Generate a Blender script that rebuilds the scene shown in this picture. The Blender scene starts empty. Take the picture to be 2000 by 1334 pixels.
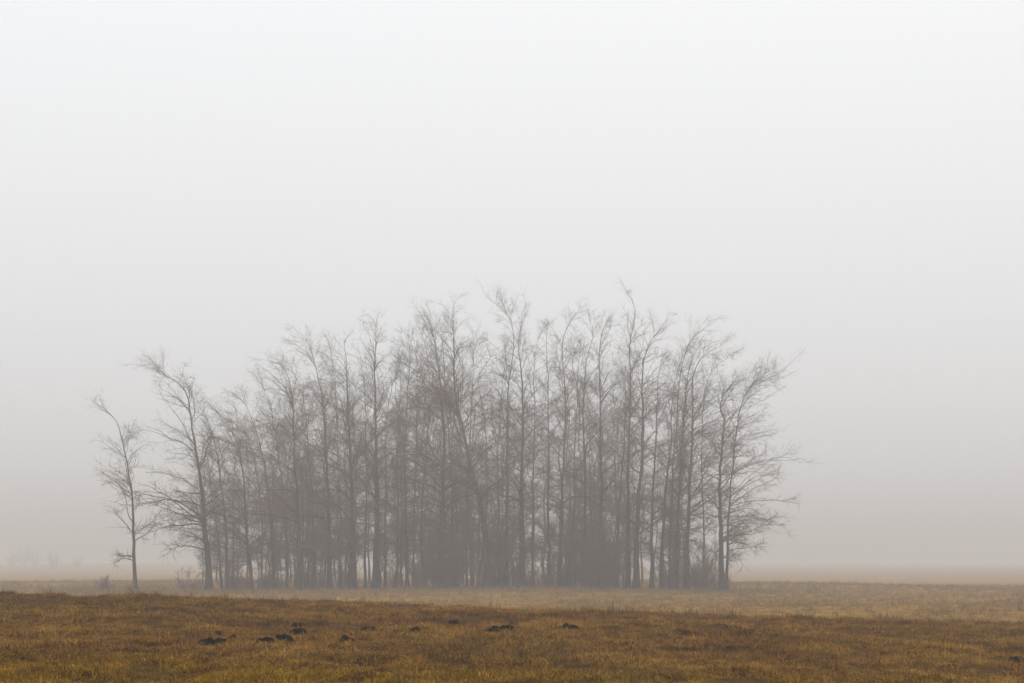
import bpy, math, random
import numpy as np
from mathutils import noise as mn

rng = np.random.default_rng(7)
random.seed(7)
F = 3889.0            # focal length in photograph pixels (2000 wide)
HZ = 1095.0           # row of the horizon
CAM_Z = 1.63
S = bpy.context.scene
COL = S.collection

# ------------------------------------------------------------------ camera
cam_d = bpy.data.cameras.new('camera')
cam = bpy.data.objects.new('camera', cam_d)
COL.objects.link(cam)
cam.location = (0, 0, CAM_Z)
cam.rotation_euler = (math.radians(90), 0, 0)
cam_d.sensor_width = 36
cam_d.lens = F / 2000 * 36
cam_d.shift_y = (HZ - 667) / 2000
cam_d.clip_start = 0.1
cam_d.clip_end = 12000
S.camera = cam

# ------------------------------------------------------------------ world, sun, exposure
W = bpy.data.worlds.new('World')
S.world = W
W.use_nodes = True
nt = W.node_tree
nt.nodes.clear()
N, L = nt.nodes, nt.links
SUN_EL, SUN_AZ = 48.0, 15.0
sky = N.new('ShaderNodeTexSky'); sky.sky_type = 'NISHITA'; sky.sun_disc = False
sky.sun_elevation = math.radians(SUN_EL); sky.sun_rotation = math.radians(SUN_AZ)
sky.dust_density = 6; sky.air_density = 2
b1 = N.new('ShaderNodeBackground'); b1.inputs[1].default_value = 0.05
L.new(sky.outputs[0], b1.inputs[0])
tc = N.new('ShaderNodeTexCoord')
sx = N.new('ShaderNodeSeparateXYZ'); L.new(tc.outputs['Generated'], sx.inputs[0])
SKY_A, SKY_B = 0.875, 0.74     # overcast cloud: dimmer at the horizon, brighter overhead
ma = N.new('ShaderNodeMath'); ma.operation = 'MAXIMUM'; ma.inputs[1].default_value = 0.0
L.new(sx.outputs['Z'], ma.inputs[0])
mb = N.new('ShaderNodeMath'); mb.operation = 'MULTIPLY_ADD'
mb.inputs[1].default_value = SKY_B; mb.inputs[2].default_value = SKY_A
L.new(ma.outputs[0], mb.inputs[0])
b2 = N.new('ShaderNodeBackground'); b2.inputs[0].default_value = (0.985, 1.0, 1.02, 1)
L.new(mb.outputs[0], b2.inputs[1])
ms = N.new('ShaderNodeMixShader'); ms.inputs[0].default_value = 0.93
L.new(b1.outputs[0], ms.inputs[1]); L.new(b2.outputs[0], ms.inputs[2])
wo = N.new('ShaderNodeOutputWorld'); L.new(ms.outputs[0], wo.inputs[0])

sd = bpy.data.lights.new('sun', 'SUN'); sd.energy = 0.5; sd.angle = math.radians(30)
sd.color = (1.0, 0.96, 0.90)
sun = bpy.data.objects.new('sun', sd); COL.objects.link(sun)
sun.rotation_euler = (math.radians(90 - SUN_EL), 0, math.radians(180 - SUN_AZ))
S.view_settings.view_transform = 'Standard'
S.view_settings.look = 'None'
S.view_settings.exposure = 0.0
S.view_settings.gamma = 1.0
S.view_settings.use_curve_mapping = False
S.render.engine = 'CYCLES'
cy = S.cycles
cy.use_denoising = True
cy.max_bounces = 6; cy.diffuse_bounces = 2; cy.glossy_bounces = 1
cy.transmission_bounces = 1; cy.volume_bounces = 3; cy.transparent_max_bounces = 4
cy.caustics_reflective = False; cy.caustics_refractive = False

# ------------------------------------------------------------------ helpers
def tag(o, label=None, cat=None, group=None, kind=None):
    if label: o['label'] = label
    if cat: o['category'] = cat
    if group: o['group'] = group
    if kind: o['kind'] = kind
    return o

def nrm(v):
    return v / np.maximum(np.linalg.norm(v, axis=-1, keepdims=True), 1e-9)

def np_mesh(name, verts, quads=None, tris=None, smooth=True, mats=()):
    me = bpy.data.meshes.new(name)
    nq = 0 if quads is None else len(quads)
    ntr = 0 if tris is None else len(tris)
    me.vertices.add(len(verts))
    me.vertices.foreach_set('co', np.ascontiguousarray(verts, dtype=np.float32).ravel())
    idx = []
    if nq: idx.append(np.asarray(quads, np.int32).ravel())
    if ntr: idx.append(np.asarray(tris, np.int32).ravel())
    if idx:
        idx = np.concatenate(idx)
        me.loops.add(len(idx)); me.loops.foreach_set('vertex_index', idx)
        st = np.concatenate([np.arange(nq) * 4, nq * 4 + np.arange(ntr) * 3]).astype(np.int32)
        me.polygons.add(nq + ntr); me.polygons.foreach_set('loop_start', st)
        me.polygons.foreach_set('use_smooth', np.full(nq + ntr, smooth))
    me.update(calc_edges=True)
    for m in mats: me.materials.append(m)
    return me

def tubes(P, R, m, cap=False):
    """P [n,k,3] polylines, R [n,k] radii -> verts, quads"""
    n, k, _ = P.shape
    T = np.empty_like(P)
    T[:, 1:-1] = P[:, 2:] - P[:, :-2]; T[:, 0] = P[:, 1] - P[:, 0]; T[:, -1] = P[:, -1] - P[:, -2]
    T = nrm(T)
    mean = np.abs(T.mean(1)); ref = np.zeros((n, 3)); ref[np.arange(n), mean.argmin(1)] = 1
    U = nrm(np.cross(T, ref[:, None, :])); V = np.cross(T, U)
    a = np.arange(m) * 2 * math.pi / m
    V4 = P[:, :, None, :] + R[:, :, None, None] * (np.cos(a)[None, None, :, None] * U[:, :, None, :]
                                                   + np.sin(a)[None, None, :, None] * V[:, :, None, :])
    base = (np.arange(n) * k * m)[:, None, None] + (np.arange(k - 1) * m)[None, :, None]
    j = np.arange(m)[None, None, :]; j2 = (np.arange(m) + 1) % m; j2 = j2[None, None, :]
    q = np.stack(np.broadcast_arrays(base + j, base + j2, base + m + j2, base + m + j), -1)
    return V4.reshape(-1, 3), q.reshape(-1, 4)

def join(parts):
    vs, qs, o = [], [], 0
    for v, q in parts:
        vs.append(v); qs.append(q + o); o += len(v)
    return np.concatenate(vs), np.concatenate(qs)

def add(name, me, parent=None, loc=None):
    o = bpy.data.objects.new(name, me); COL.objects.link(o)
    if parent: o.parent = parent
    if loc is not None: o.location = loc
    return o

def sstep(a, b, x):
    t = np.clip((np.asarray(x, float) - a) / (b - a), 0, 1)
    return t * t * (3 - 2 * t)

# smooth value noise on arrays (numpy)
_tab = rng.random((256, 256))
def vnoise(x, y):
    x = np.asarray(x, float); y = np.asarray(y, float)
    xi = np.floor(x).astype(int); yi = np.floor(y).astype(int)
    fx = x - xi; fy = y - yi
    fx = fx * fx * (3 - 2 * fx); fy = fy * fy * (3 - 2 * fy)
    g = lambda a, b: _tab[a & 255, b & 255]
    return ((g(xi, yi) * (1 - fx) + g(xi + 1, yi) * fx) * (1 - fy)
            + (g(xi, yi + 1) * (1 - fx) + g(xi + 1, yi + 1) * fx) * fy) * 2 - 1

def ground_z(x, y):
    x = np.asarray(x, float); y = np.asarray(y, float)
    zc = 0.80 - 0.35 * np.tanh(x / 9.5)                   # crest of the near rise, higher on the left
    g = 0.76 + 0.24 * sstep(8, 30, y)
    g = g * (1 - sstep(31.5, 52, y))
    z = zc * g
    z += 0.048 * vnoise(x / .42 + 3, y / .6 + 8) * (1 - sstep(35, 60, y)) + 0.040 * vnoise(x / 1.5 + 9, y / 2.2) * (1 - sstep(60, 90, y)) + 0.014 * vnoise(x / .5, y / .7) * (1 - sstep(35, 60, y))
    z += 0.10 * vnoise(x / 17 + 3, y / 23 + 5) * sstep(50, 90, y) - .14 * sstep(55, 90, y)
    brow = 172 - 3.4 * np.clip(x - 12, 0, 20) - 0.9 * np.clip(-x - 20, 0, 25)     # where the far meadow rolls over
    z += 0.04 * np.exp(-((y - brow) / 14) ** 2)
    z -= 0.62 * sstep(0, 110, y - brow) * (1 - sstep(380, 700, y))
    z += 0.5 * vnoise(x / 160, y / 190) * sstep(250, 700, y)
    return z

# ------------------------------------------------------------------ materials
def mat_new(name, rough=0.9):
    m = bpy.data.materials.new(name); m.use_nodes = True
    b = m.node_tree.nodes['Principled BSDF']
    b.inputs['Roughness'].default_value = rough
    b.inputs['Specular IOR Level'].default_value = 0.0
    return m, m.node_tree.nodes, m.node_tree.links, b

def noise_node(N, L, vec, scale, detail=3, rough=.6):
    n = N.new('ShaderNodeTexNoise'); n.inputs['Scale'].default_value = scale
    n.inputs['Detail'].default_value = detail; n.inputs['Roughness'].default_value = rough
    L.new(vec, n.inputs['Vector']); return n.outputs['Fac']

def ramp(N, L, fac, stops):
    r = N.new('ShaderNodeValToRGB'); L.new(fac, r.inputs[0])
    e = r.color_ramp.elements
    while len(e) < len(stops): e.new(0.5)
    for i, (p, c) in enumerate(stops):
        e[i].position = p; e[i].color = (*c, 1)
    return r.outputs[0]

def mixc(N, L, fac, a, b, mode='MIX'):
    m = N.new('ShaderNodeMix'); m.data_type = 'RGBA'; m.blend_type = mode
    for s, v in ((m.inputs[0], fac), (m.inputs[6], a), (m.inputs[7], b)):
        if hasattr(v, 'is_output'): L.new(v, s)
        elif isinstance(v, tuple): s.default_value = (*v, 1)
        else: s.default_value = v
    return m.outputs[2]

def maprange(N, L, v, a, b, c=0., d=1.):
    m = N.new('ShaderNodeMapRange'); m.interpolation_type = 'SMOOTHSTEP'
    L.new(v, m.inputs[0])
    for i, q in enumerate((a, b, c, d)): m.inputs[i + 1].default_value = q
    return m.outputs[0]

def field_colour(N, L):
    """colour of the meadow by place: golden dead grass, brown patches, greener strip near the viewer"""
    g = N.new('ShaderNodeNewGeometry')
    pos = g.outputs['Position']
    mp = N.new('ShaderNodeMapping'); mp.inputs['Scale'].default_value = (1, .55, 0); L.new(pos, mp.inputs[0])
    v = mp.outputs[0]
    n1 = noise_node(N, L, v, 0.55, 5, .65)
    n2 = noise_node(N, L, v, 3.2, 4, .7)
    n3 = noise_node(N, L, v, 0.16, 3, .5)
    sep = N.new('ShaderNodeSeparateXYZ'); L.new(pos, sep.inputs[0])
    c = ramp(N, L, n1, [(.30, (0.121, 0.057, 0.016)), (.45, (0.219, 0.110, 0.024)), (.57, (0.300, 0.160, 0.031)), (.72, (0.365, 0.210, 0.039))])
    c2 = ramp(N, L, n2, [(.32, (.42, .38, .34)), (.5, (.92, .92, .92)), (.72, (1.28, 1.2, 1.1))])
    c = mixc(N, L, 0.85, c, c2, 'MULTIPLY')
    # yellow-green growth close to the viewer, uneven edge
    yy = N.new('ShaderNodeMath'); yy.operation = 'MULTIPLY_ADD'; yy.inputs[1].default_value = 5.5
    L.new(n1, yy.inputs[0]); L.new(sep.outputs['Y'], yy.inputs[2])
    near = maprange(N, L, yy.outputs[0], 18.0, 21.2, 1, 0)
    gr = ramp(N, L, n2, [(.3, (0.084, 0.043, 0.004)), (.5, (0.233, 0.124, 0.008)), (.72, (0.376, 0.208, 0.014))])
    c = mixc(N, L, near, c, gr)
    wet = maprange(N, L, n3, .50, .66, 0, .55)
    c = mixc(N, L, wet, c, (.13, .083, .018))
    far = maprange(N, L, sep.outputs['Y'], 36, 60, 0, 1)
    fc = ramp(N, L, n1, [(.3, (0.187, 0.102, 0.024)), (.5, (0.258, 0.144, 0.030)), (.7, (0.305, 0.181, 0.036))])
    c = mixc(N, L, far, c, fc)
    return c, n2, pos

M_ground, N_, L_, B_ = mat_new('meadow_ground', .95)
c, n2, pos = field_colour(N_, L_)
sepg = N_.new('ShaderNodeSeparateXYZ'); L_.new(pos, sepg.inputs[0])
soil = maprange(N_, L_, sepg.outputs['Y'], 32, 46, 0, 1)
c = mixc(N_, L_, soil, (.075, .040, .013), c)      # bare soil and thatch between the tufts that are built close by
L_.new(c, B_.inputs['Base Color'])
bp = N_.new('ShaderNodeBump'); bp.inputs['Strength'].default_value = .8; bp.inputs['Distance'].default_value = .05
L_.new(noise_node(N_, L_, pos, 9, 6, .7), bp.inputs['Height']); L_.new(bp.outputs[0], B_.inputs['Normal'])

M_grass, N_, L_, B_ = mat_new('dead_grass', .8)
c, n2, pos = field_colour(N_, L_)
at = N_.new('ShaderNodeAttribute'); at.attribute_name = 'tone'
c = mixc(N_, L_, 1.0, c, at.outputs['Color'], 'MULTIPLY')
L_.new(c, B_.inputs['Base Color'])

M_bark, N_, L_, B_ = mat_new('dark_bark', .92)
tcn = N_.new('ShaderNodeTexCoord'); mp = N_.new('ShaderNodeMapping'); mp.inputs['Scale'].default_value = (9, 9, 1.6)
L_.new(tcn.outputs['Object'], mp.inputs[0])
nb = noise_node(N_, L_, mp.outputs[0], 1.4, 6, .7)
old = ramp(N_, L_, nb, [(.3, (.020, .016, .013)), (.55, (.050, .040, .031)), (.75, (.095, .078, .060))])     # furrowed old bark
fog_paled = ramp(N_, L_, nb, [(.3, (.11, .090, .072)), (.6, (.21, .172, .140)), (.8, (.30, .255, .21))])          # younger bark, painted paler up the stem in place of brighter fog aloft
sz = N_.new('ShaderNodeSeparateXYZ'); L_.new(tcn.outputs['Object'], sz.inputs[0])
zz = N_.new('ShaderNodeMath'); zz.operation = 'MULTIPLY_ADD'; zz.inputs[1].default_value = 3.0
L_.new(nb, zz.inputs[0]); L_.new(sz.outputs['Z'], zz.inputs[2])
L_.new(mixc(N_, L_, maprange(N_, L_, zz.outputs[0], 6.5, 12.5, 0, 1), old, fog_paled), B_.inputs['Base Color'])
bp = N_.new('ShaderNodeBump'); bp.inputs['Strength'].default_value = .9; bp.inputs['Distance'].default_value = .03
L_.new(nb, bp.inputs['Height']); L_.new(bp.outputs[0], B_.inputs['Normal'])

M_twig, N_, L_, B_ = mat_new('twig_bark', .85)
B_.inputs['Base Color'].default_value = (.148, .100, .068, 1)

M_weed, N_, L_, B_ = mat_new('dry_weed_stem', .85)
B_.inputs['Base Color'].default_value = (.22, .135, .080, 1)

M_soil, N_, L_, B_ = mat_new('wet_soil', .9)
tcn = N_.new('ShaderNodeTexCoord')
nb = noise_node(N_, L_, tcn.outputs['Object'], 22, 6, .7)
L_.new(ramp(N_, L_, nb, [(.35, (.004, .003, .002)), (.6, (.013, .008, .005)), (.85, (.035, .022, .012))]), B_.inputs['Base Color'])

# ------------------------------------------------------------------ ground sheet
ys = [-30, -15, -5, 0, 4, 8, 11]; y = 12.0
while y < 3000:
    ys.append(y); y += max(0.12, 0.0065 * y) if y < 60 else y * 0.012
ys.append(3000.)
xs = [0.0]; x = 0.0
while x < 2500:
    x += 0.14 if x < 11 else max(0.14, 0.045 * (x - 8)); xs.append(x)
xs = np.array(sorted(set([-v for v in xs] + xs))); ys = np.array(ys, float)
GX, GY = np.meshgrid(xs, ys)
GZ = ground_z(GX, GY)
nx, ny = len(xs), len(ys)
idx = np.arange(nx * ny).reshape(ny, nx)
q = np.stack([idx[:-1, :-1], idx[:-1, 1:], idx[1:, 1:], idx[1:, :-1]], -1).reshape(-1, 4)
gm = np_mesh('ground', np.stack([GX, GY, GZ], -1).reshape(-1, 3), q, mats=[M_ground])
tag(add('ground', gm), kind='structure', label='rolling brown meadow fading away into the fog')

# ------------------------------------------------------------------ trees
def strands(start, d, length, K, attract, a_str, jit):
    n = len(start)
    P = np.empty((n, K, 3)); P[:, 0] = start
    d = nrm(d); step = (length / (K - 1))[:, None]
    for k in range(1, K):
        P[:, k] = P[:, k - 1] + d * step
        d = nrm(d + attract * a_str + rng.normal(0, jit, (n, 3)))
    return P

def along(P, idx, t):
    """point and tangent on polyline idx at parameter t"""
    K = P.shape[1]; f = t * (K - 1); i = np.minimum(f.astype(int), K - 2); w = (f - i)[:, None]
    a = P[idx, i]; b = P[idx, i + 1]
    return a * (1 - w) + b * w, nrm(b - a), f

def resample(pts, n):
    pts = np.asarray(pts, float)
    s = np.concatenate([[0], np.cumsum(np.linalg.norm(np.diff(pts, axis=0), axis=1))])
    # Catmull-Rom through the points
    T = np.linspace(0, s[-1], n); out = np.empty((n, pts.shape[1]))
    ext = np.vstack([2 * pts[0] - pts[1], pts, 2 * pts[-1] - pts[-2]])
    for a, tt in enumerate(T):
        i = min(np.searchsorted(s, tt, 'right') - 1, len(pts) - 2); i = max(i, 0)
        u = (tt - s[i]) / max(s[i + 1] - s[i], 1e-9)
        p0, p1, p2, p3 = ext[i:i + 4]
        out[a] = .5 * ((2 * p1) + (-p0 + p2) * u + (2 * p0 - 5 * p1 + 4 * p2 - p3) * u * u + (-p0 + 3 * p1 - 3 * p2 + p3) * u ** 3)
    return out

def grow(path, r0, nl, reach, sweep, t0=.2, n2=9, n3=8, nbig=5, asym=0.0, tw=1.0):
    """path: trunk points in local metres. returns trunk mesh data, list of big limbs, crown data"""
    H = path[-1][2]; t0k = t0
    K = 26
    tr = resample(path, K)
    tr[2:, :2] += rng.normal(0, .018, (K - 2, 2))
    t = np.linspace(0, 1, K)
    R = r0 * (.66 * (1 - t) + .34 * (1 - t) ** 5) * .95 + .005
    R[0] *= 1.45; R[1] *= 1.08
    trunk = tubes(tr[None], R[None], 10)
    P0 = tr[None]
    # limbs
    nl = int(nl * 1.18); t0 = min(t0, .13)
    tl = t0 + (1 - t0) * rng.random(nl) ** .95 * .985
    tl = np.sort(np.where((tl > .84) & (rng.random(nl) < .25), tl * .72, tl))
    pos, tan, _ = along(P0, np.zeros(nl, int), tl)
    az = rng.random(nl) * 2 * math.pi
    # lean the azimuths to the windward side
    pull = np.where(rng.random(nl) < abs(sweep) * .55, 1, 0)
    az = np.where(pull == 1, (0 if sweep > 0 else math.pi) + rng.normal(0, .75, nl), az)
    rel = (tl - t0) / (1 - t0)
    elev = np.radians(8 + 50 * rel ** .7 + rng.normal(0, 12, nl))
    hd = np.stack([np.cos(az), np.sin(az), np.zeros(nl)], -1)
    d = hd * np.cos(elev)[:, None] + np.array([0, 0, 1.]) * np.sin(elev)[:, None] + tan * .25
    low = .30 + .70 * sstep(-.05, .05 + 1.6 * max(t0k - .1, 0), rel)      # short starved limbs low down inside the grove
    prof = (.62 + .75 * np.sin(np.pi * np.clip(rel * .8 + .15, 0, 1))) * (1 - .42 * rel) * low
    side = hd[:, 0] * (1 if sweep > 0 else -1)
    ln = reach * prof * rng.uniform(.5, 1.2, nl) * (1 + .45 * abs(sweep) * side)
    sw = np.array([sweep, 0, 0.])
    att = hd * .35 + sw * 1.1 + np.stack([0 * rel, 0 * rel, -.35 + .5 * rel], -1)
    PL = strands(pos, d, ln, 11, att, .13, .16)
    rt = np.interp(tl, t, R)
    rl = np.clip(rt * rng.uniform(.26, .46, nl), .006, .055)
    s = np.linspace(0, 1, 11)[None]
    RL = rl[:, None] * (1 - s) ** .9 * .85 + .0085 - .0052 * rel[:, None]
    order = np.argsort(-rl * ln)
    big = order[:nbig]; rest = np.setdiff1d(np.arange(nl), big)
    limbs = [tubes(PL[i:i + 1], RL[i:i + 1], 6) for i in big]
    parts = [tubes(PL[rest], RL[rest], 4)]
    # branches
    n = nl * n2
    pi = np.repeat(np.arange(nl), n2); tt = rng.uniform(.12, 1, n)
    keep = rng.random(n) > .36 * rel[pi] ** 1.2 + (1 - low[pi]) * .55        # crowns open up towards the top
    pi, tt = pi[keep], tt[keep]; n = len(pi)
    pos, tan, _ = along(PL, pi, tt)
    pr = nrm(np.cross(tan, rng.normal(0, 1, (n, 3))))
    d = tan * .75 + pr * rng.uniform(.3, .9, n)[:, None]
    l2 = ln[pi] * rng.uniform(.18, .48, n) * (1.05 - .55 * tt) + .18
    att = sw[None] * .75 + np.stack([0 * tt, 0 * tt, .05 + .20 * rel[pi]], -1) + hd[pi] * .2
    P2 = strands(pos, d, l2, 6, att, .16, .24)
    s = np.linspace(0, 1, 6)[None]
    R2 = (np.clip(rl[pi] * .42, .007, .02) * (1 - .60 * rel[pi]))[:, None] * (1 - .55 * s) * tw
    parts.append(tubes(P2, R2, 3))
    # twigs
    m = n * n3
    pi3 = np.repeat(np.arange(n), n3); tt = rng.uniform(.08, 1, m)
    keep = rng.random(m) > .62 * rel[pi[pi3]] ** .9
    pi3, tt = pi3[keep], tt[keep]; m = len(pi3)
    pos, tan, _ = along(P2, pi3, tt)
    pr = nrm(np.cross(tan, rng.normal(0, 1, (m, 3))))
    d = tan * .75 + pr * rng.uniform(.3, 1.1, m)[:, None]
    l3 = rng.uniform(.22, .72, m) * (.6 + .4 * reach / 2.5) * (1 - .25 * rel[pi[pi3]])
    att = sw[None] * .45 + np.array([[0, 0, .10]])
    P3 = strands(pos, d, l3, 3, att, .3, .28)
    R3 = np.array([[.0056, .0048, .0028]]) * (rng.uniform(.8, 1.25, m) * (1.28 - .84 * rel[pi[pi3]]))[:, None] * tw
    parts.append(tubes(P3, R3, 3))
    return trunk, limbs, join(parts)

def px_world(px, row, Y):
    return np.array([(px - 1000) * Y / F, Y, CAM_Z - (row - HZ) * Y / F])

G_TREE = 'bare trees standing together in the misty grove'
def front_tree(pts, w, Y, label, nl=34, reach=2.2, sweep=0., t0=.2, n2=9, n3=8, nbig=5, back=0.):
    bx = (pts[0][0] - 1000) * Y / F
    bz = float(ground_z(bx, Y)) - .04
    if 420 < pts[0][0] < 990: nl = int(nl * 1.25)     # the left and middle of the grove are the most tangled
    P = [np.array([0, 0, 0.])]
    for k, (px, row) in enumerate(pts[1:]):
        p = px_world(px, row, Y) - np.array([bx, Y, bz])
        p[1] += rng.normal(0, .12) + back * (k / len(pts))
        P.append(p)
    root = add('bare_tree', None, loc=(bx, Y, bz))
    tag(root, label, 'tree', G_TREE)
    tk, limbs, crown = grow(P, w * Y / F / 2, nl, reach, sweep, t0, n2, n3, nbig)
    add('trunk', np_mesh('trunk', *tk, mats=[M_bark]), root)
    for lb in limbs: add('limb', np_mesh('limb', *lb, mats=[M_bark]), root)
    add('crown', np_mesh('crown', *crown, mats=[M_twig]), root)
    return root

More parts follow.
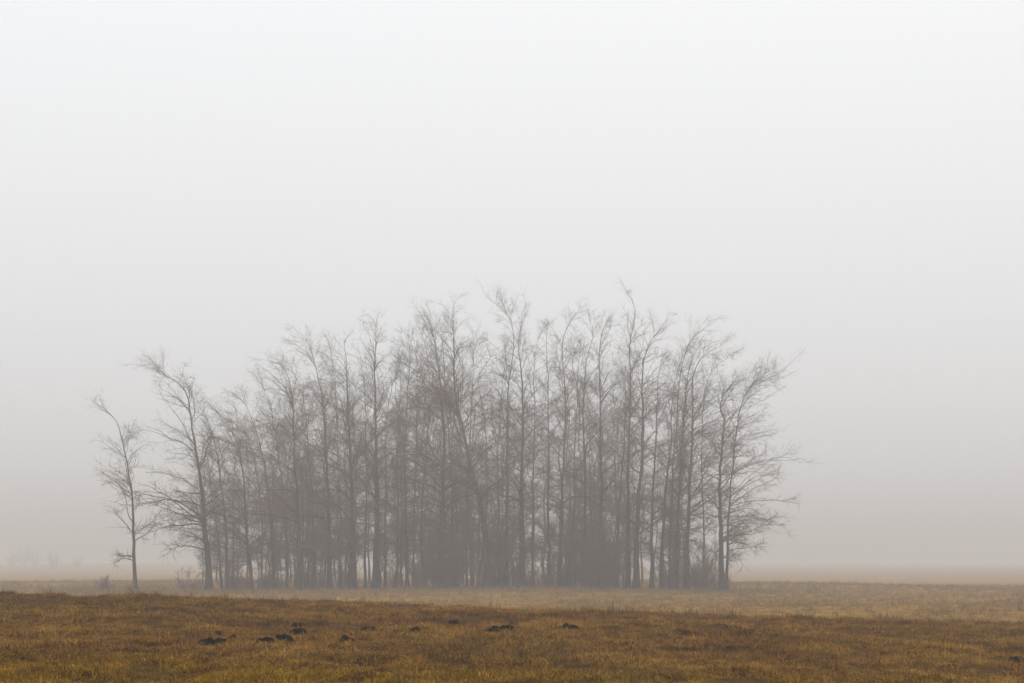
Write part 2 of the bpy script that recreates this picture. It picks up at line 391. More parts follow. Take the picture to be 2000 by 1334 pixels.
# (trunk line in the photograph's pixels, trunk width px, distance m, label, options)
T = [
 ([(265,1151),(262,1100),(262,1050),(260,1000),(257,955),(250,915),(246,890),(239,862),(234,838),(222,815),(200,800),(178,782)],
  9.5,114,'small slender lone tree standing apart at the far left end of the grove',dict(nl=30,reach=2.3,sweep=-.32,t0=.16,n3=6)),
 ([(409,1153),(407,1110),(404,1070),(401,1030),(398,990),(393,950),(388,910),(383,880),(376,840),(370,800),(363,768),(350,750),(334,739),(320,733),(298,724)],
  16,113,'thick trunked tree at the left edge of the grove, its hooked top bent left',dict(nl=52,reach=3.1,sweep=-.52,t0=.17,nbig=9)),
 ([(434,1150),(431,1110),(427,1070),(423,1030),(417,990),(412,950),(405,900),(392,850),(370,820)],
  5.5,119,'thin leaning tree close behind the right side of the hooked thick left tree',dict(nl=26,reach=2.0,sweep=-.5,t0=.2)),
 ([(444,1150),(443,1100),(441,1050),(438,1000),(432,950),(426,900),(418,860),(405,820),(385,790)],
  9,117,'second tree right of the thick hooked tree, medium trunk curving left high up',dict(nl=32,reach=2.4,sweep=-.55,t0=.2)),
 ([(491,1152),(488,1110),(485,1070),(482,1030),(480,990),(477,950),(473,915),(468,885),(460,858),(444,832),(425,806),(398,790)],
  9.5,114,'dark trunk with low arching branches standing right of the open gap in the left part',dict(nl=40,reach=2.6,sweep=-.55,t0=.18,nbig=7)),
 ([(512,1150),(511,1090),(512,1040),(509,980),(502,930),(494,885),(482,850),(468,820),(455,785)],
  5,120,'thin tree just right of the dark trunk beside the left gap',dict(nl=28,reach=2.0,sweep=-.45,t0=.25)),
 ([(536,1152),(534,1080),(530,1010),(523,950),(515,900),(505,860),(492,820),(476,785),(455,768)],
  8,117,'medium tree bending left in front of the dense left thicket',dict(nl=40,reach=2.5,sweep=-.5,t0=.2)),
 ([(560,1151),(560,1080),(556,1010),(552,950),(545,900),(538,850),(528,800),(515,760),(498,735)],
  6,122,'slim tree in the left thicket whose tip leans out over the lower left crowns',dict(nl=38,reach=2.4,sweep=-.45,t0=.22)),
 ([(585,1158),(584,1100),(583,1040),(581,980),(577,920),(573,860),(573,800),(570,765),(563,735),(548,712),(528,708)],
  13,112,'stout dark trunk set furthest forward in the left thicket',dict(nl=48,reach=2.8,sweep=-.42,t0=.2)),
 ([(614,1152),(613,1080),(611,1000),(607,930),(603,870),(597,810),(588,760),(575,730),(560,708)],
  7,120,'medium tree between the stout forward trunk and the next broad one to its right',dict(nl=38,reach=2.4,sweep=-.38,t0=.25)),
 ([(644,1153),(643,1080),(642,1010),(640,950),(637,880),(634,820),(627,765),(616,715),(606,680),(598,658)],
  11.5,115,'tall tree left of the bright slit of undergrowth with its top spread out leftward',dict(nl=48,reach=2.9,sweep=-.36,t0=.25)),
 ([(664,1150),(663,1080),(664,1000),(661,930),(659,860),(657,790),(653,730),(647,690),(637,655)],
  5,124,'very slim tree between two broad trunks left of centre with bright fog on both sides',dict(nl=34,reach=2.2,sweep=-.2,t0=.3)),
 ([(690,1155),(689,1090),(688,1020),(686,950),(683,880),(680,810),(678,750),(675,710),(674,685),(671,662)],
  16,114,'broad trunk left of the narrow light gap near the left middle of the grove',dict(nl=52,reach=3.0,sweep=-.25,t0=.25,nbig=7)),
 ([(714,1152),(713,1080),(715,1000),(716,930),(715,860),(714,800),(710,740),(704,700),(700,678)],
  6.5,120,'thin trunk inside the narrow light gap near the left middle',dict(nl=30,reach=2.0,sweep=-.1,t0=.35)),
 ([(734,1154),(735,1090),(736,1020),(737,950),(735,890),(733,830),(733,770),(732,710),(735,665),(735,628)],
  18,114,'tall spire-topped tree with broad trunk standing clear above its neighbours left of centre',dict(nl=52,reach=2.4,sweep=-.04,t0=.25,nbig=7)),
 ([(752,1151),(752,1080),(753,1000),(754,930),(752,870),(753,820),(762,775),(773,735),(788,705)],
  6,121,'thin tree right of the spire-topped broad trunk, bending right at the top',dict(nl=34,reach=2.1,sweep=.05,t0=.3)),
 ([(772,1152),(775,1100),(777,1050),(777,990),(775,920),(776,860),(780,790),(782,730),(776,690)],
  7,118,'slightly crooked slim trunk at the left side of the see-through middle gap',dict(nl=32,reach=2.1,sweep=-.05,t0=.35)),
 ([(795,1152),(795,1090),(793,1030),(792,960),(791,890),(793,820),(797,750),(800,690),(798,645)],
  8.5,116,'straight slim trunk in the centre of the see-through gap left of the dense core',dict(nl=36,reach=2.3,sweep=-.1,t0=.38)),
 ([(808,1152),(808,1090),(809,1020),(810,950),(812,880),(814,810),(815,740),(812,680),(804,640)],
  6,119,'thinner straight trunk right beside the slim trunk in the see-through gap',dict(nl=34,reach=2.2,sweep=-.1,t0=.38)),
 ([(828,1152),(825,1100),(823,1040),(824,980),(830,920),(834,850),(838,780),(838,720),(828,665),(810,625)],
  6.5,118,'thin kinked tree at the left flank of the dense dark core',dict(nl=42,reach=2.7,sweep=-.2,t0=.3)),
 ([(860,1154),(862,1080),(864,1000),(866,930),(868,860),(864,800),(858,740),(852,690),(845,645),(832,610)],
  18,114,'massive trunk wrapped in brush at the left of the dense dark core',dict(nl=58,reach=3.2,sweep=-.25,t0=.25,nbig=8)),
 ([(888,1152),(884,1090),(882,1030),(883,960),(880,900),(876,850),(872,790),(868,730),(866,680),(860,640)],
  8,120,'medium trunk in the dark core just right of the massive brush-wrapped one',dict(nl=42,reach=2.6,sweep=-.15,t0=.28)),
 ([(951,1156),(951,1100),(948,1050),(941,1000),(931,955),(921,915),(912,875),(901,830),(891,780),(887,720),(886,665),(884,606)],
  17,113,'great trunk right of the dark core that leans left on its way to the top',dict(nl=60,reach=3.1,sweep=-.14,t0=.25,nbig=8)),
 ([(922,1152),(920,1090),(915,1020),(914,960),(917,900),(919,840),(922,780),(924,720),(925,670),(922,640)],
  7,122,'slim upright tree behind the leaning great trunk, topping out low in the skyline',dict(nl=40,reach=2.4,sweep=0,t0=.3)),
 ([(974,1152),(976,1080),(974,1010),(972,940),(974,870),(977,800),(982,740),(988,690),(990,650)],
  6,120,'thin trunk next right of the leaning great trunk',dict(nl=34,reach=2.1,sweep=0,t0=.35)),
 ([(988,1153),(989,1080),(990,1010),(990,940),(991,870),(991,800),(994,740),(1002,690),(1003,650),(993,618),(975,597),(953,583)],
  8.5,116,'tree mid grove whose high tip hooks over to the left against the sky',dict(nl=46,reach=2.6,sweep=-.16,t0=.3)),
 ([(1018,1154),(1019,1080),(1019,1000),(1019,930),(1021,860),(1020,790),(1018,730),(1013,690),(1014,655),(1020,625),(1032,604)],
  15,114,'broad straight trunk at the very middle of the grove',dict(nl=52,reach=2.7,sweep=-.02,t0=.3,nbig=7)),
 ([(1042,1151),(1040,1080),(1042,1010),(1040,940),(1043,870),(1045,800),(1043,740),(1046,690),(1052,650)],
  7,121,'slim tree just right of the broad middle trunk',dict(nl=36,reach=2.2,sweep=0,t0=.35)),
 ([(1074,1152),(1072,1090),(1071,1020),(1071,950),(1072,880),(1070,800),(1070,740),(1067,690),(1068,655),(1071,630)],
  8.5,115,'straight pole-like tree with few limbs on top, right of the middle',dict(nl=36,reach=2.0,sweep=0,t0=.35)),
 ([(1093,1153),(1094,1080),(1096,1010),(1098,950),(1102,880),(1105,810),(1102,750),(1098,700),(1100,665),(1107,640),(1119,620),(1136,601)],
  9,114,'tree beside the pole-like one with its top curving off to the right',dict(nl=44,reach=2.4,sweep=.06,t0=.3)),
 ([(1106,1152),(1112,1090),(1119,1030),(1122,970),(1122,900),(1125,830),(1128,760),(1130,700),(1136,650)],
  6,120,'thin tree that leans right from a foot left of the dark bush mass',dict(nl=34,reach=2.1,sweep=.1,t0=.3)),
 ([(1146,1153),(1144,1080),(1142,1010),(1143,950),(1142,890),(1139,830),(1141,760),(1146,700),(1158,655),(1150,618)],
  10,116,'tree rising from the left end of the dark bush mass',dict(nl=44,reach=2.5,sweep=.04,t0=.3)),
 ([(1176,1155),(1175,1080),(1174,1010),(1175,950),(1173,880),(1172,810),(1171,740),(1171,690),(1175,655),(1186,625)],
  13,114,'stout tree rising from the right end of the dark bush mass',dict(nl=48,reach=2.6,sweep=.02,t0=.28,nbig=7)),
 ([(1204,1152),(1206,1080),(1208,1010),(1211,950),(1217,890),(1221,830),(1222,770),(1215,720),(1205,680)],
  8,117,'slim tree just right of the dark bush mass',dict(nl=36,reach=2.2,sweep=.05,t0=.32)),
 ([(1226,1152),(1227,1080),(1227,1010),(1227,950),(1228,880),(1229,830),(1232,760),(1230,710),(1229,665),(1239,640),(1240,605),(1234,580),(1222,567)],
  11,114,'tallest tree of the grove, its bare forked tip sticking out above all others',dict(nl=48,reach=2.5,sweep=.03,t0=.3,nbig=8)),
 ([(1243,1154),(1243,1090),(1244,1030),(1247,970),(1252,920),(1256,860),(1256,800),(1255,740),(1257,705),(1266,678),(1280,655),(1304,635)],
  14.5,112,'thick dark trunk left of the open patch of grass, top sweeping up to the right',dict(nl=48,reach=2.6,sweep=.2,t0=.28,nbig=8)),
 ([(1273,1153),(1273,1090),(1273,1030),(1275,970),(1278,910),(1281,850),(1283,790),(1285,740),(1292,700)],
  10,114,'medium dark trunk just right of the open patch of grass',dict(nl=38,reach=2.3,sweep=.22,t0=.3)),
 ([(1292,1156),(1293,1090),(1296,1030),(1299,970),(1304,920),(1310,870),(1312,810),(1316,760),(1328,710),(1345,680)],
  9.5,113,'trunk leaning gently right, second to the right of the open patch of grass',dict(nl=40,reach=2.5,sweep=.28,t0=.28)),
 ([(1309,1152),(1309,1090),(1310,1030),(1313,960),(1316,890),(1322,830),(1325,770),(1332,715),(1345,670),(1370,646),(1401,623)],
  7,117,'slim tall tree whose tip rises up rightward above the right shoulder of the grove',dict(nl=44,reach=2.5,sweep=.34,t0=.3)),
 ([(1319,1153),(1321,1090),(1324,1030),(1326,970),(1329,910),(1333,850),(1338,790),(1342,740),(1352,700),(1375,665)],
  12,114,'thick trunk merging at its foot with a slim tall one, toward the right end',dict(nl=42,reach=2.5,sweep=.36,t0=.28)),
 ([(1341,1153),(1341,1090),(1343,1030),(1346,970),(1350,910),(1352,850),(1353,790),(1354,735),(1366,705),(1388,685),(1420,668)],
  13,113,'thick straight trunk left of the leafless bushes at the right end',dict(nl=46,reach=2.7,sweep=.42,t0=.26,nbig=7)),
 ([(1373,1152),(1374,1090),(1374,1030),(1373,970),(1370,910),(1371,850),(1374,780),(1383,738),(1402,712),(1440,690)],
  5,118,'thin tree rising out of the leafless bushes at the right end',dict(nl=40,reach=2.7,sweep=.5,t0=.25)),
 ([(1410,1154),(1409,1100),(1408,1050),(1407,1010),(1406,960),(1407,910),(1411,860),(1415,822),(1408,803),(1406,785),(1418,765),(1440,744),(1470,735)],
  14,112,'thick trunk that is the last big one at the right end of the grove',dict(nl=50,reach=2.7,sweep=.5,t0=.28,nbig=10)),
 ([(1419,1153),(1421,1090),(1421,1045),(1424,990),(1430,930),(1436,870),(1441,820),(1450,782),(1468,755),(1490,737),(1535,722)],
  7,114,'slim outermost right stem with long branches swept out to the right',dict(nl=62,reach=2.75,sweep=.6,t0=.2,nbig=9)),
]
HANDLE = ['lone slender left tree', 'thick hooked left tree', 'thin leaning tree by the hooked one', 'medium trunk beside the left gap',
 'dark trunk right of the left gap', 'thin tree at the left thicket edge', 'medium left-bent thicket tree', 'slim leaning thicket tree',
 'stout forward thicket trunk', 'trunk right of the stout forward one', 'tall tree with leftward top', 'very slim tree left of centre',
 'broad trunk by the narrow light gap', 'thin trunk in the narrow light gap', 'spire-topped broad tree', 'thin tree beside the spire-topped one',
 'crooked slim trunk', 'straight trunk in the see-through gap', 'thinner twin trunk of the see-through gap', 'thin kinked tree',
 'massive brush-wrapped trunk', 'medium dark core trunk', 'leaning great trunk', 'slim tree by the great trunk', 'thin trunk right of the great one',
 'hook-tipped middle tree', 'broad middle trunk', 'slim tree right of the middle', 'pole-like tree', 'tree beside the pole-like one',
 'thin right-leaning tree', 'left bush mass tree', 'stout bush mass tree', 'slim tree right of the bush mass', 'tallest tree',
 'thick trunk by the grass opening', 'medium trunk right of the grass opening', 'gently leaning right trunk', 'slim tall right shoulder tree',
 'merging thick right trunk', 'thick straight trunk by the right bushes', 'thin tree in the right bushes', 'last big right trunk', 'outermost right stem']
FOOT = [t[0][0][0] for t in T]
for pts, w, Y, lab, kw in T:
    front_tree(pts, w, Y, lab, **kw)
_seen = {}
def where(what, px, row_rank):
    """label by the nearest of the described front trunks; a second or third one there says so"""
    i = int(np.argmin([abs(f - px) for f in FOOT])); side = 'left' if px < FOOT[i] else 'right'
    near = 'close' if abs(px - FOOT[i]) < 6 else 'a step'
    for extra in ('', row_rank + ' ', 'another ' + row_rank + ' ', 'one more ' + row_rank + ' '):
        lab = extra + what + ' ' + near + ' ' + side + ' of the ' + HANDLE[i]
        if lab not in _seen:
            _seen[lab] = 1; break
    return lab

def copy_thing(root, loc, rz, sc, label, group):
    r = root.copy(); COL.objects.link(r)
    r.location = loc; r.rotation_euler = (0, 0, rz); r.scale = (sc, sc, sc)
    r['label'] = label; r['group'] = group
    for ch in root.children:
        c = ch.copy(); COL.objects.link(c); c.parent = r
    return r

# ---- thinner trees deep inside the grove (shared meshes)
G_BACK = 'slender trees deep inside the grove'
LB_BACK = 'slender bare tree deep inside the grove, half lost behind the front trunks'
G_SAP = 'saplings between the grove trunks'
LB_SAP = 'thin upright sapling among the grove trunks'
def proto_tree(name, h, r0, nl, reach, t0, cat, n2=8, n3=8):
    k = 9
    P = [np.array([rng.normal(0, .012 * h) * (i > 0) * (i / k) ** .5, rng.normal(0, .012 * h) * (i > 0), h * i / k]) for i in range(k + 1)]
    root = add(name, None)
    tk, _, crown = grow(P, r0, nl, reach, 0., t0, n2, n3, 0, tw=.95)
    add('trunk', np_mesh('trunk', *tk, mats=[M_bark]), root)
    add('crown', np_mesh('crown', *crown, mats=[M_twig]), root)
    root['category'] = cat
    return root
def place(protos, used, px, Y, h, ref, label, group):
    i = random.randrange(len(protos)); p = protos[i]
    x = (px - 1000) * Y / F; z = float(ground_z(x, Y)) - .04
    sc = h / ref[i]
    if i not in used:
        used.add(i); p.location = (x, Y, z); p.scale = (sc,) * 3
        p.rotation_euler = (0, 0, random.uniform(0, 6.28))
        p['label'] = label; p['group'] = group
        return p
    return copy_thing(p, (x, Y, z), random.uniform(0, 6.28), sc, label, group)

OUT = [(370,900),(430,820),(500,760),(560,735),(600,700),(673,690),(735,690),(800,660),(850,640),(920,660),(1010,630),(1100,640),
       (1222,640),(1300,680),(1360,700),(1400,740)]
ox, oy = np.array(OUT).T
bp_ref = [13, 14, 12, 15, 13.5]
bprotos = [proto_tree('slender_tree', h, .085, 42, 2.2, .34, 'tree') for h in bp_ref]
used = set()
for k in range(68):
    px = 400 + (1345 - 400) * ((k + .5) / 68) ** 1.3 + random.uniform(-14, 14); Y = random.uniform(126, 165)
    top = np.interp(px, ox, oy) + random.uniform(0, 170)
    h = CAM_Z + (HZ - top) * Y / F
    place(bprotos, used, px, Y, h, bp_ref, where('slender inner tree' if Y < 144 else 'faint inner tree', px, 'lower' if top > 760 else 'higher'), G_BACK)

sp_ref = [6, 7, 5, 8, 6.5]
sprotos = [proto_tree('sapling', h, .035, 20, 1.0, .42, 'sapling', 6, 6) for h in sp_ref]
used = set()
gaps = [(418,432),(452,484),(497,508),(650,660),(700,730),(1255,1268),(1283,1290)]
k = 0
while k < 116:
    px = random.uniform(500, 1400) if k < 84 else random.choice([random.gauss(890, 45), random.gauss(610, 50), random.gauss(1150, 30)])
    if any(a < px < b for a, b in gaps): continue
    h = random.uniform(2.6, 8.5) if px < 1330 else random.uniform(2.5, 5)
    if k >= 84: h = random.uniform(5.5, 10)
    Y = random.uniform(113, 132)
    place(sprotos, used, px, Y, h, sp_ref, where(('tall' if h > 6.3 else 'short' if h < 4.2 else 'middling') + ' sapling', px, 'nearer' if Y < 122 else 'farther'), G_SAP)
    k += 1

# ---- shrubs: many stems fanning from one foot
def proto_shrub(name, h, spread, ns, cat, mat=M_twig, n2=7, n3=7, tw=1.):
    root = add(name, None)
    az = rng.random(ns) * 6.283; rr = rng.uniform(0, .25 * spread, ns)
    st = np.stack([rr * np.cos(az), rr * np.sin(az), np.zeros(ns) - .03], -1)
    ti = rng.uniform(.05, .55, ns) * spread / h * 1.6
    d = np.stack([np.cos(az) * ti, np.sin(az) * ti, np.ones(ns)], -1)
    ln = h * rng.uniform(.55, 1.08, ns)
    att = np.stack([np.cos(az) * .4, np.sin(az) * .4, .1 + 0 * az], -1)
    PL = strands(st, d, ln, 9, att, .07, .09)
    R = (rng.uniform(.010, .022, ns) * tw)[:, None] * (1 - .7 * np.linspace(0, 1, 9)[None])
    stems = tubes(PL, R, 5)
    n = ns * n2; pi = np.repeat(np.arange(ns), n2); tt = rng.uniform(.15, 1, n)
    pos, tan, _ = along(PL, pi, tt)
    d = tan + nrm(rng.normal(0, 1, (n, 3))) * .7
    P2 = strands(pos, d, rng.uniform(.2, .5, n) * h * .5, 5, np.array([[0, 0, .4]]), .15, .15)
    R2 = np.linspace(.008, .004, 5)[None] * tw * np.ones((n, 1))
    m = n * n3; pi = np.repeat(np.arange(n), n3); tt = rng.uniform(.1, 1, m)
    pos, tan, _ = along(P2, pi, tt)
    d = tan + nrm(rng.normal(0, 1, (m, 3))) * .7
    P3 = strands(pos, d, rng.uniform(.1, .3, m) * min(h * .5, 1.), 3, np.array([[0, 0, .2]]), .2, .1)
    R3 = np.array([[.005, .0045, .003]]) * tw * np.ones((m, 1))
    v, q = stems; add('stems', np_mesh('stems', v, q, mats=[mat]), root)
    v, q = join([tubes(P2, R2, 3), tubes(P3, R3, 3)]); add('twigs', np_mesh('twigs', v, q, mats=[mat]), root)
    root['category'] = cat
    return root
G_SHRUB = 'brushwood shrubs in the undergrowth'
LB_SHRUB = 'bare brushwood shrub in the undergrowth at the foot of the trees'
sh_ref = [2, 2.4, 1.6, 3]
shp = [proto_shrub('bare_shrub', h, h * .55, 16, 'shrub') for h in sh_ref]
used = set(); k = 0
while k < 42:
    px = random.uniform(495, 1400)
    if any(a - 3 < px < b + 3 for a, b in gaps): continue
    Y = random.uniform(112.5, 126); h = random.choice([1.0, 1.4, 1.8, 2.4, 3.0]) * random.uniform(.8, 1.15)
    place(shp, used, px, Y, h, sh_ref, where(('high' if h > 2.1 else 'low' if h < 1.4 else 'waist-high') + ' bare shrub', px, 'nearer' if Y < 119 else 'farther'), G_SHRUB)
    k += 1

def single_shrub(px, Y, h, spread, ns, label, name='bare_shrub', cat='shrub', mat=M_twig, **kw):
    o = proto_shrub(name, h, spread, ns, cat, mat, **kw)
    x = (px - 1000) * Y / F; o.location = (x, Y, float(ground_z(x, Y)) - .02)
    o['label'] = label
    return o
single_shrub(1152, 113, 3.0, 1.6, 60, 'dense dark bush mass, left half, between two trunks right of the middle', n2=9)
single_shrub(1170, 112.5, 3.4, 1.6, 60, 'dense dark bush mass, right half, wrapped round the stout trunk', n2=9)
single_shrub(857, 113, 3.6, 1.4, 60, 'tall thick brush wrapped round the massive trunk of the dark core', n2=9)
single_shrub(872, 114, 3.0, 1.6, 44, 'thick brush just right of the massive trunk of the dark core', n2=9)
single_shrub(945, 112.5, 2.2, 1.2, 30, 'brush round the foot of the leaning great trunk')
single_shrub(470, 113, 1.3, 1.6, 34, 'low bramble heap left of the dark trunk by the left gap')
single_shrub(456, 115, 1.9, .9, 18, 'ragged bush sloping down at the foot of the second left tree')
single_shrub(1382, 113, 2.6, 1.6, 22, 'leafless bush fanning out left of the last big right trunk', n2=5)
single_shrub(1396, 113, 1.7, 1.5, 20, 'lower leafless bush pressed against the last big right trunk', n2=5)
single_shrub(1366, 113.5, 2.1, 1.2, 20, 'small leafless bush at the left of the right end bushes')
single_shrub(366, 113, 1.5, 1.6, 12, 'arching bare bramble between the lone tree and the hooked thick tree', n2=5)
WD = dict(name='dry_weed', cat='weed', mat=M_weed, tw=1.5, n2=5, n3=5)
single_shrub(204, 112, .95, .38, 26, 'tall dry weed clump left of the lone slender tree', **WD)
single_shrub(213, 112, .62, .45, 20, 'shorter dry weed clump touching the tall one left of the lone tree', **WD)
single_shrub(250, 113, .6, .35, 18, 'small dry weed clump at the left foot of the lone slender tree', **WD)
single_shrub(326, 113, .35, .3, 10, 'tiny dry weed between the lone tree and the arching bramble', **WD)
single_shrub(377, 112, .8, .6, 24, 'dry reddish weed clump under the arching bramble', **WD)
single_shrub(1696, 128, .35, .8, 20, 'flat dark weed patch out in the open field on the right', **WD)
# ---- ghosts of far bushes in the fog on the left
for px, Y, h, lab in ((45, 620, 6.4, 'faint big bush nearly lost in the fog at the far left'),
                      (68, 600, 5.0, 'faint lower bush just right of the big one lost in the fog at far left'),
                      (24, 590, 4.0, 'faint small bush at the very left edge, lost in the fog'),
                      (106, 520, 4.4, 'faint narrow bush standing alone in the fog at far left'),
                      (150, 560, 3.0, 'faint smallest bush in the fog, left of the lone tree')):
    single_shrub(px, Y, h, h * .7, 26, lab, name='distant_bush', n2=8, tw=2.2)

# ------------------------------------------------------------------ earth mounds in the near meadow
G_MOLE = 'dark earth mounds in the near meadow'
def inv_ground(px, row):
    """distance at which the sight line through a pixel meets the near ground"""
    Y = np.linspace(14, 34, 2000); z = CAM_Z - (row - HZ) * Y / F
    g = ground_z((px - 1000) * Y / F, Y) + .045; k = np.argmax(g >= z)
    return Y[k]
MOLES = [
 (418,1251,56,8,'longest dark earth mound at the left, lowest of its cluster'),
 (426,1235,16,9,'small round dark earth mound above the longest left one'),
 (452,1244,22,5,'thin dark earth mound at the upper right of the longest left one'),
 (519,1248,52,6,'left half of the long broken earth mound left of centre'),
 (558,1244,46,7,'right half of the long broken earth mound left of centre'),
 (582,1231,36,7,'short dark earth mound above the long broken one'),
 (580,1220,20,4,'tiny dark streak of earth topmost above the long broken mound'),
 (679,1248,32,10,'humped dark earth mound with a tail to the right'),
 (725,1225,42,5,'flat dark earth streak above and right of the humped mound'),
 (808,1228,26,5,'faint brownish earth streak right of the flat streak'),
 (886,1213,18,4,'small dark earth spot nearest the crest in the middle'),
 (976,1226,60,9,'bold black earth mound in the middle of the meadow'),
 (1005,1218,26,3,'thin earth streak above the bold black middle mound'),
 (1110,1221,44,5,'long thin earth mound right of the bold black middle one'),
 (1980,1287,22,7,'dark earth clod at the right edge of the meadow'),
]
mole_xy = []
for px, row, w, h, lab in MOLES:
    Y = float(inv_ground(px, row + h * .2)); x = (px - 1000) * Y / F
    W_ = w * Y / F / 2 * 1.08; Hh = h * Y / F * .55 + .052
    dp = max(.07, W_ * .5)
    mole_xy.append((x, Y, W_ + .02, dp + .03))
    nu, nv = 64, 18
    a = np.linspace(0, 2 * math.pi, nu, endpoint=False); r = np.linspace(0, 1, nv)
    A, Rr = np.meshgrid(a, r)
    ed = 1 + .38 * vnoise(np.cos(A) * 2.2 + px, np.sin(A) * 2.2 + row)
    X = Rr * np.cos(A) * W_ * ed; Yy = Rr * np.sin(A) * dp * ed
    top = (1 - Rr ** 4) * (.88 + .22 * vnoise(X / W_ * 3.5 + px, Yy * 9 + row) + .24 * vnoise(X * 45 + px, Yy * 45))
    Z = Hh * np.maximum(top, .05 * (1 - Rr)) + ground_z(x + X, Y + Yy) - float(ground_z(x, Y)) - .012 * Rr ** 4
    V = np.stack([X, Yy, Z], -1).reshape(-1, 3)
    ii = np.arange(nu * nv).reshape(nv, nu); i2 = np.roll(ii, -1, axis=1)
    q = np.stack([ii[:-1], ii[1:], i2[1:], i2[:-1]], -1).reshape(-1, 4)
    me = np_mesh('earth_mound', V, q, mats=[M_soil])
    tag(add('earth_mound', me, loc=(x, Y, float(ground_z(x, Y)))), lab, 'earth mound', G_MOLE)

# ------------------------------------------------------------------ grass: tufts scattered by a node group
def tuft(nb, rad, hmin, hmax, lay, wid, sd=.3):
    a = rng.random(nb) * 6.283; rr = rad * np.sqrt(rng.random(nb))
    base = np.stack([rr * np.cos(a), rr * np.sin(a), np.full(nb, -.01)], -1)
    d = rng.random(nb) * 6.283; lean = np.abs(rng.normal(lay, sd, nb))
    h = rng.uniform(hmin, hmax, nb)
    dirh = np.stack([np.cos(d), np.sin(d), np.zeros(nb)], -1)
    side = np.stack([-np.sin(d), np.cos(d), np.zeros(nb)], -1) * (wid * rng.uniform(.7, 1.3, nb))[:, None]
    up = np.array([0, 0, 1.])
    p1 = base + (dirh * np.sin(lean)[:, None] * .5 + up * np.cos(np.minimum(lean, 1.45))[:, None] * .55) * h[:, None]
    l2 = np.minimum(lean * 1.5 + .25, 1.7)
    p2 = p1 + (dirh * np.sin(l2)[:, None] + up * np.cos(l2)[:, None]) * (h * .5)[:, None]
    V = np.stack([base - side, base + side, p1 + side * .8, p1 - side * .8, p2], 1).reshape(-1, 3)
    o = (np.arange(nb) * 5)[:, None]
    q = o + np.array([[0, 1, 2, 3]]); t = o + np.array([[3, 2, 4]])
    tone = np.repeat(np.clip(rng.normal(1.0, .33, nb), .3, 1.9), 5)
    hue = np.repeat(rng.normal(0, .10, nb), 5)
    c = np.stack([tone * (1 + hue * .5), tone, tone * (1 - hue), np.ones_like(tone)], -1)
    return V, q, t, c

def grass_object(name, label, protos, P, pid, scl, rot):
    vs, qs, ts, cs, ids = [], [], [], [], []; o = 0
    for k, (V, q, t, c) in enumerate(protos):
        vs.append(V); qs.append(q + o); ts.append(t + o); cs.append(c); ids.append(np.full(len(V), k)); o += len(V)
    n = len(P)
    V = np.concatenate(vs + [P])
    me = np_mesh(name, V, np.concatenate(qs), np.concatenate(ts), smooth=False, mats=[M_grass])
    C = np.concatenate(cs + [np.ones((n, 4))])
    a = me.attributes.new('tone', 'FLOAT_COLOR', 'POINT'); a.data.foreach_set('color', C.astype(np.float32).ravel())
    a = me.attributes.new('is_proto', 'BOOLEAN', 'POINT'); a.data.foreach_set('value', np.concatenate([np.ones(o, bool), np.zeros(n, bool)]))
    a = me.attributes.new('pid', 'INT', 'POINT'); a.data.foreach_set('value', np.concatenate(ids + [pid]).astype(np.int32))
    a = me.attributes.new('scl', 'FLOAT', 'POINT'); a.data.foreach_set('value', np.concatenate([np.ones(o), scl]).astype(np.float32))
    R = np.zeros((o + n, 3)); R[o:] = rot
    a = me.attributes.new('rot', 'FLOAT_VECTOR', 'POINT'); a.data.foreach_set('vector', R.astype(np.float32).ravel())
    ob = add(name, me)
    g = bpy.data.node_groups.new(name + '_scatter', 'GeometryNodeTree')
    g.interface.new_socket('Geometry', in_out='INPUT', socket_type='NodeSocketGeometry')
    g.interface.new_socket('Geometry', in_out='OUTPUT', socket_type='NodeSocketGeometry')
    N, L = g.nodes, g.links
    gi = N.new('NodeGroupInput'); go = N.new('NodeGroupOutput')
    def attr(nm, ty):
        x = N.new('GeometryNodeInputNamedAttribute'); x.data_type = ty; x.inputs['Name'].default_value = nm
        return x.outputs['Attribute']
    sp = N.new('GeometryNodeSeparateGeometry'); sp.domain = 'POINT'
    L.new(gi.outputs[0], sp.inputs['Geometry']); L.new(attr('is_proto', 'BOOLEAN'), sp.inputs['Selection'])
    si = N.new('GeometryNodeSplitToInstances'); si.domain = 'POINT'
    L.new(sp.outputs[0], si.inputs[0]); L.new(attr('pid', 'INT'), si.inputs['Group ID'])
    mp_ = N.new('GeometryNodeMeshToPoints'); L.new(sp.outputs[1], mp_.inputs['Mesh'])
    ip = N.new('GeometryNodeInstanceOnPoints')
    L.new(mp_.outputs[0], ip.inputs['Points']); L.new(si.outputs[0], ip.inputs['Instance'])
    ip.inputs['Pick Instance'].default_value = True
    L.new(attr('pid', 'INT'), ip.inputs['Instance Index'])
    L.new(attr('rot', 'FLOAT_VECTOR'), ip.inputs['Rotation']); L.new(attr('scl', 'FLOAT'), ip.inputs['Scale'])
    L.new(ip.outputs[0], go.inputs[0])
    m = ob.modifiers.new('scatter', 'NODES'); m.node_group = g
    tag(ob, label, 'grass', kind='stuff')
    return ob

def scatter(n, y0, y1, half, extra=0.):
    # denser close by, thinner with distance; half-width opens with distance
    y = y0 + (y1 - y0) * rng.random(n) ** 1.0
    x = (rng.random(n) * 2 - 1) * (half * y + extra)
    return x, y

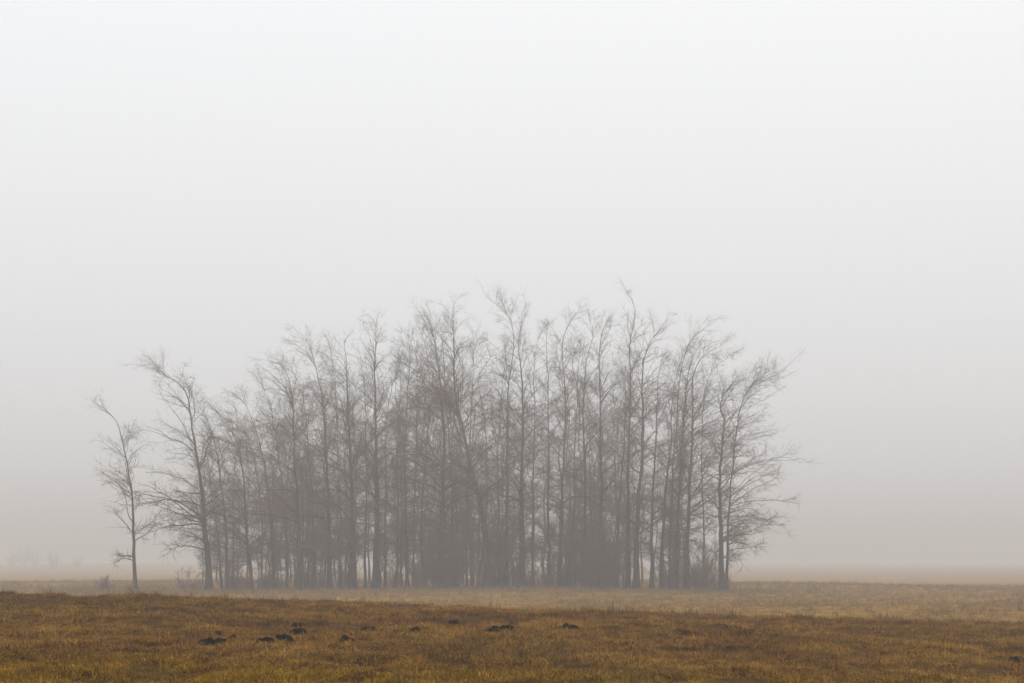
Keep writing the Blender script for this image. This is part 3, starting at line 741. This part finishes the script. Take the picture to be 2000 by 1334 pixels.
protos = [tuft(58, .13, .08, .19, 1.2, .0029, .22) for _ in range(4)] + [tuft(44, .09, .05, .12, .8, .0030, .4) for _ in range(3)] \
       + [tuft(20, .07, .08, .17, .3, .0022, .3)]
x, y = scatter(62000, 12.5, 36, .26, 3)
keep = np.ones(len(x), bool)
for mx, my, a, b in mole_xy:
    keep &= ((x - mx) / (a + .01)) ** 2 + ((y - (my - .03)) / (b + .03)) ** 2 > .8
clump = .6 * vnoise(x * 1.1 + 40, y * .8 + 7) + .9 * vnoise(x * 3.6, y * 2.4)
keep &= (clump + rng.normal(0, .5, len(x))) > -.95
x, y, clump = x[keep], y[keep], clump[keep]
n = len(x)
pid = np.where(rng.random(n) < .66, rng.integers(0, 4, n), rng.integers(4, 7, n))
pid = np.where((rng.random(n) < .03) , 7, pid)
scl = np.clip(.62 + .38 * clump + rng.normal(0, .14, n), .28, 1.6)
P = np.stack([x, y, ground_z(x, y)], -1)
rot = np.stack([rng.normal(0, .1, n), rng.normal(0, .1, n), rng.random(n) * 6.283], -1)
grass_object('meadow_grass', 'matted golden and green grass covering the near meadow', protos, P, pid, scl, rot)

protos2 = [tuft(34, .30, .12, .28, .95, .008, .35) for _ in range(4)] + [tuft(26, .22, .2, .42, .4, .007, .25) for _ in range(2)]
x, y = scatter(26000, 33, 175, .27, 4)
k2 = 3000                                    # rank growth along the foot of the grove
y2 = rng.normal(112.5, 2.2, k2); x2 = rng.uniform(-26, 14.5, k2)
x = np.concatenate([x, x2]); y = np.concatenate([y, y2]); n = len(x)
clump = vnoise(x * .35 + 4, y * .22)
pid = np.where(rng.random(n) < .86, rng.integers(0, 4, n), rng.integers(4, 6, n))
scl = np.clip(.42 + .25 * clump + .0035 * (y - 33) + rng.normal(0, .12, n), .25, 1.4)
scl[-k2:] = rng.uniform(.7, 1.35, k2)
P = np.stack([x, y, ground_z(x, y)], -1)
rot = np.stack([rng.normal(0, .1, n), rng.normal(0, .1, n), rng.random(n) * 6.283], -1)
grass_object('far_grass', 'pale brown rough grass beyond the crest around the grove', protos2, P, pid, scl, rot)

# ------------------------------------------------------------------ fog
HAZE_DENSITY = 0.0033
hm = bpy.data.materials.new('fog_air'); hm.use_nodes = True
hn = hm.node_tree.nodes; hn.clear()
pv = hn.new('ShaderNodeVolumePrincipled'); pv.inputs['Color'].default_value = (.765, .767, .785, 1)
pv.inputs['Density'].default_value = HAZE_DENSITY; pv.inputs['Anisotropy'].default_value = 0.0
ho = hn.new('ShaderNodeOutputMaterial'); hm.node_tree.links.new(pv.outputs[0], ho.inputs['Volume'])
zmin = float(GZ.min()) - 1.0
x0, x1, y0, y1, z0, z1 = -2700, 2700, -90, 3150, zmin, 21.0
V = np.array([[x, y, z] for z in (z0, z1) for y in (y0, y1) for x in (x0, x1)], float)
Q = np.array([[0, 2, 3, 1], [4, 5, 7, 6], [0, 1, 5, 4], [2, 6, 7, 3], [0, 4, 6, 2], [1, 3, 7, 5]])
tag(add('haze', np_mesh('haze', V, Q, smooth=False, mats=[hm])), kind='stuff')
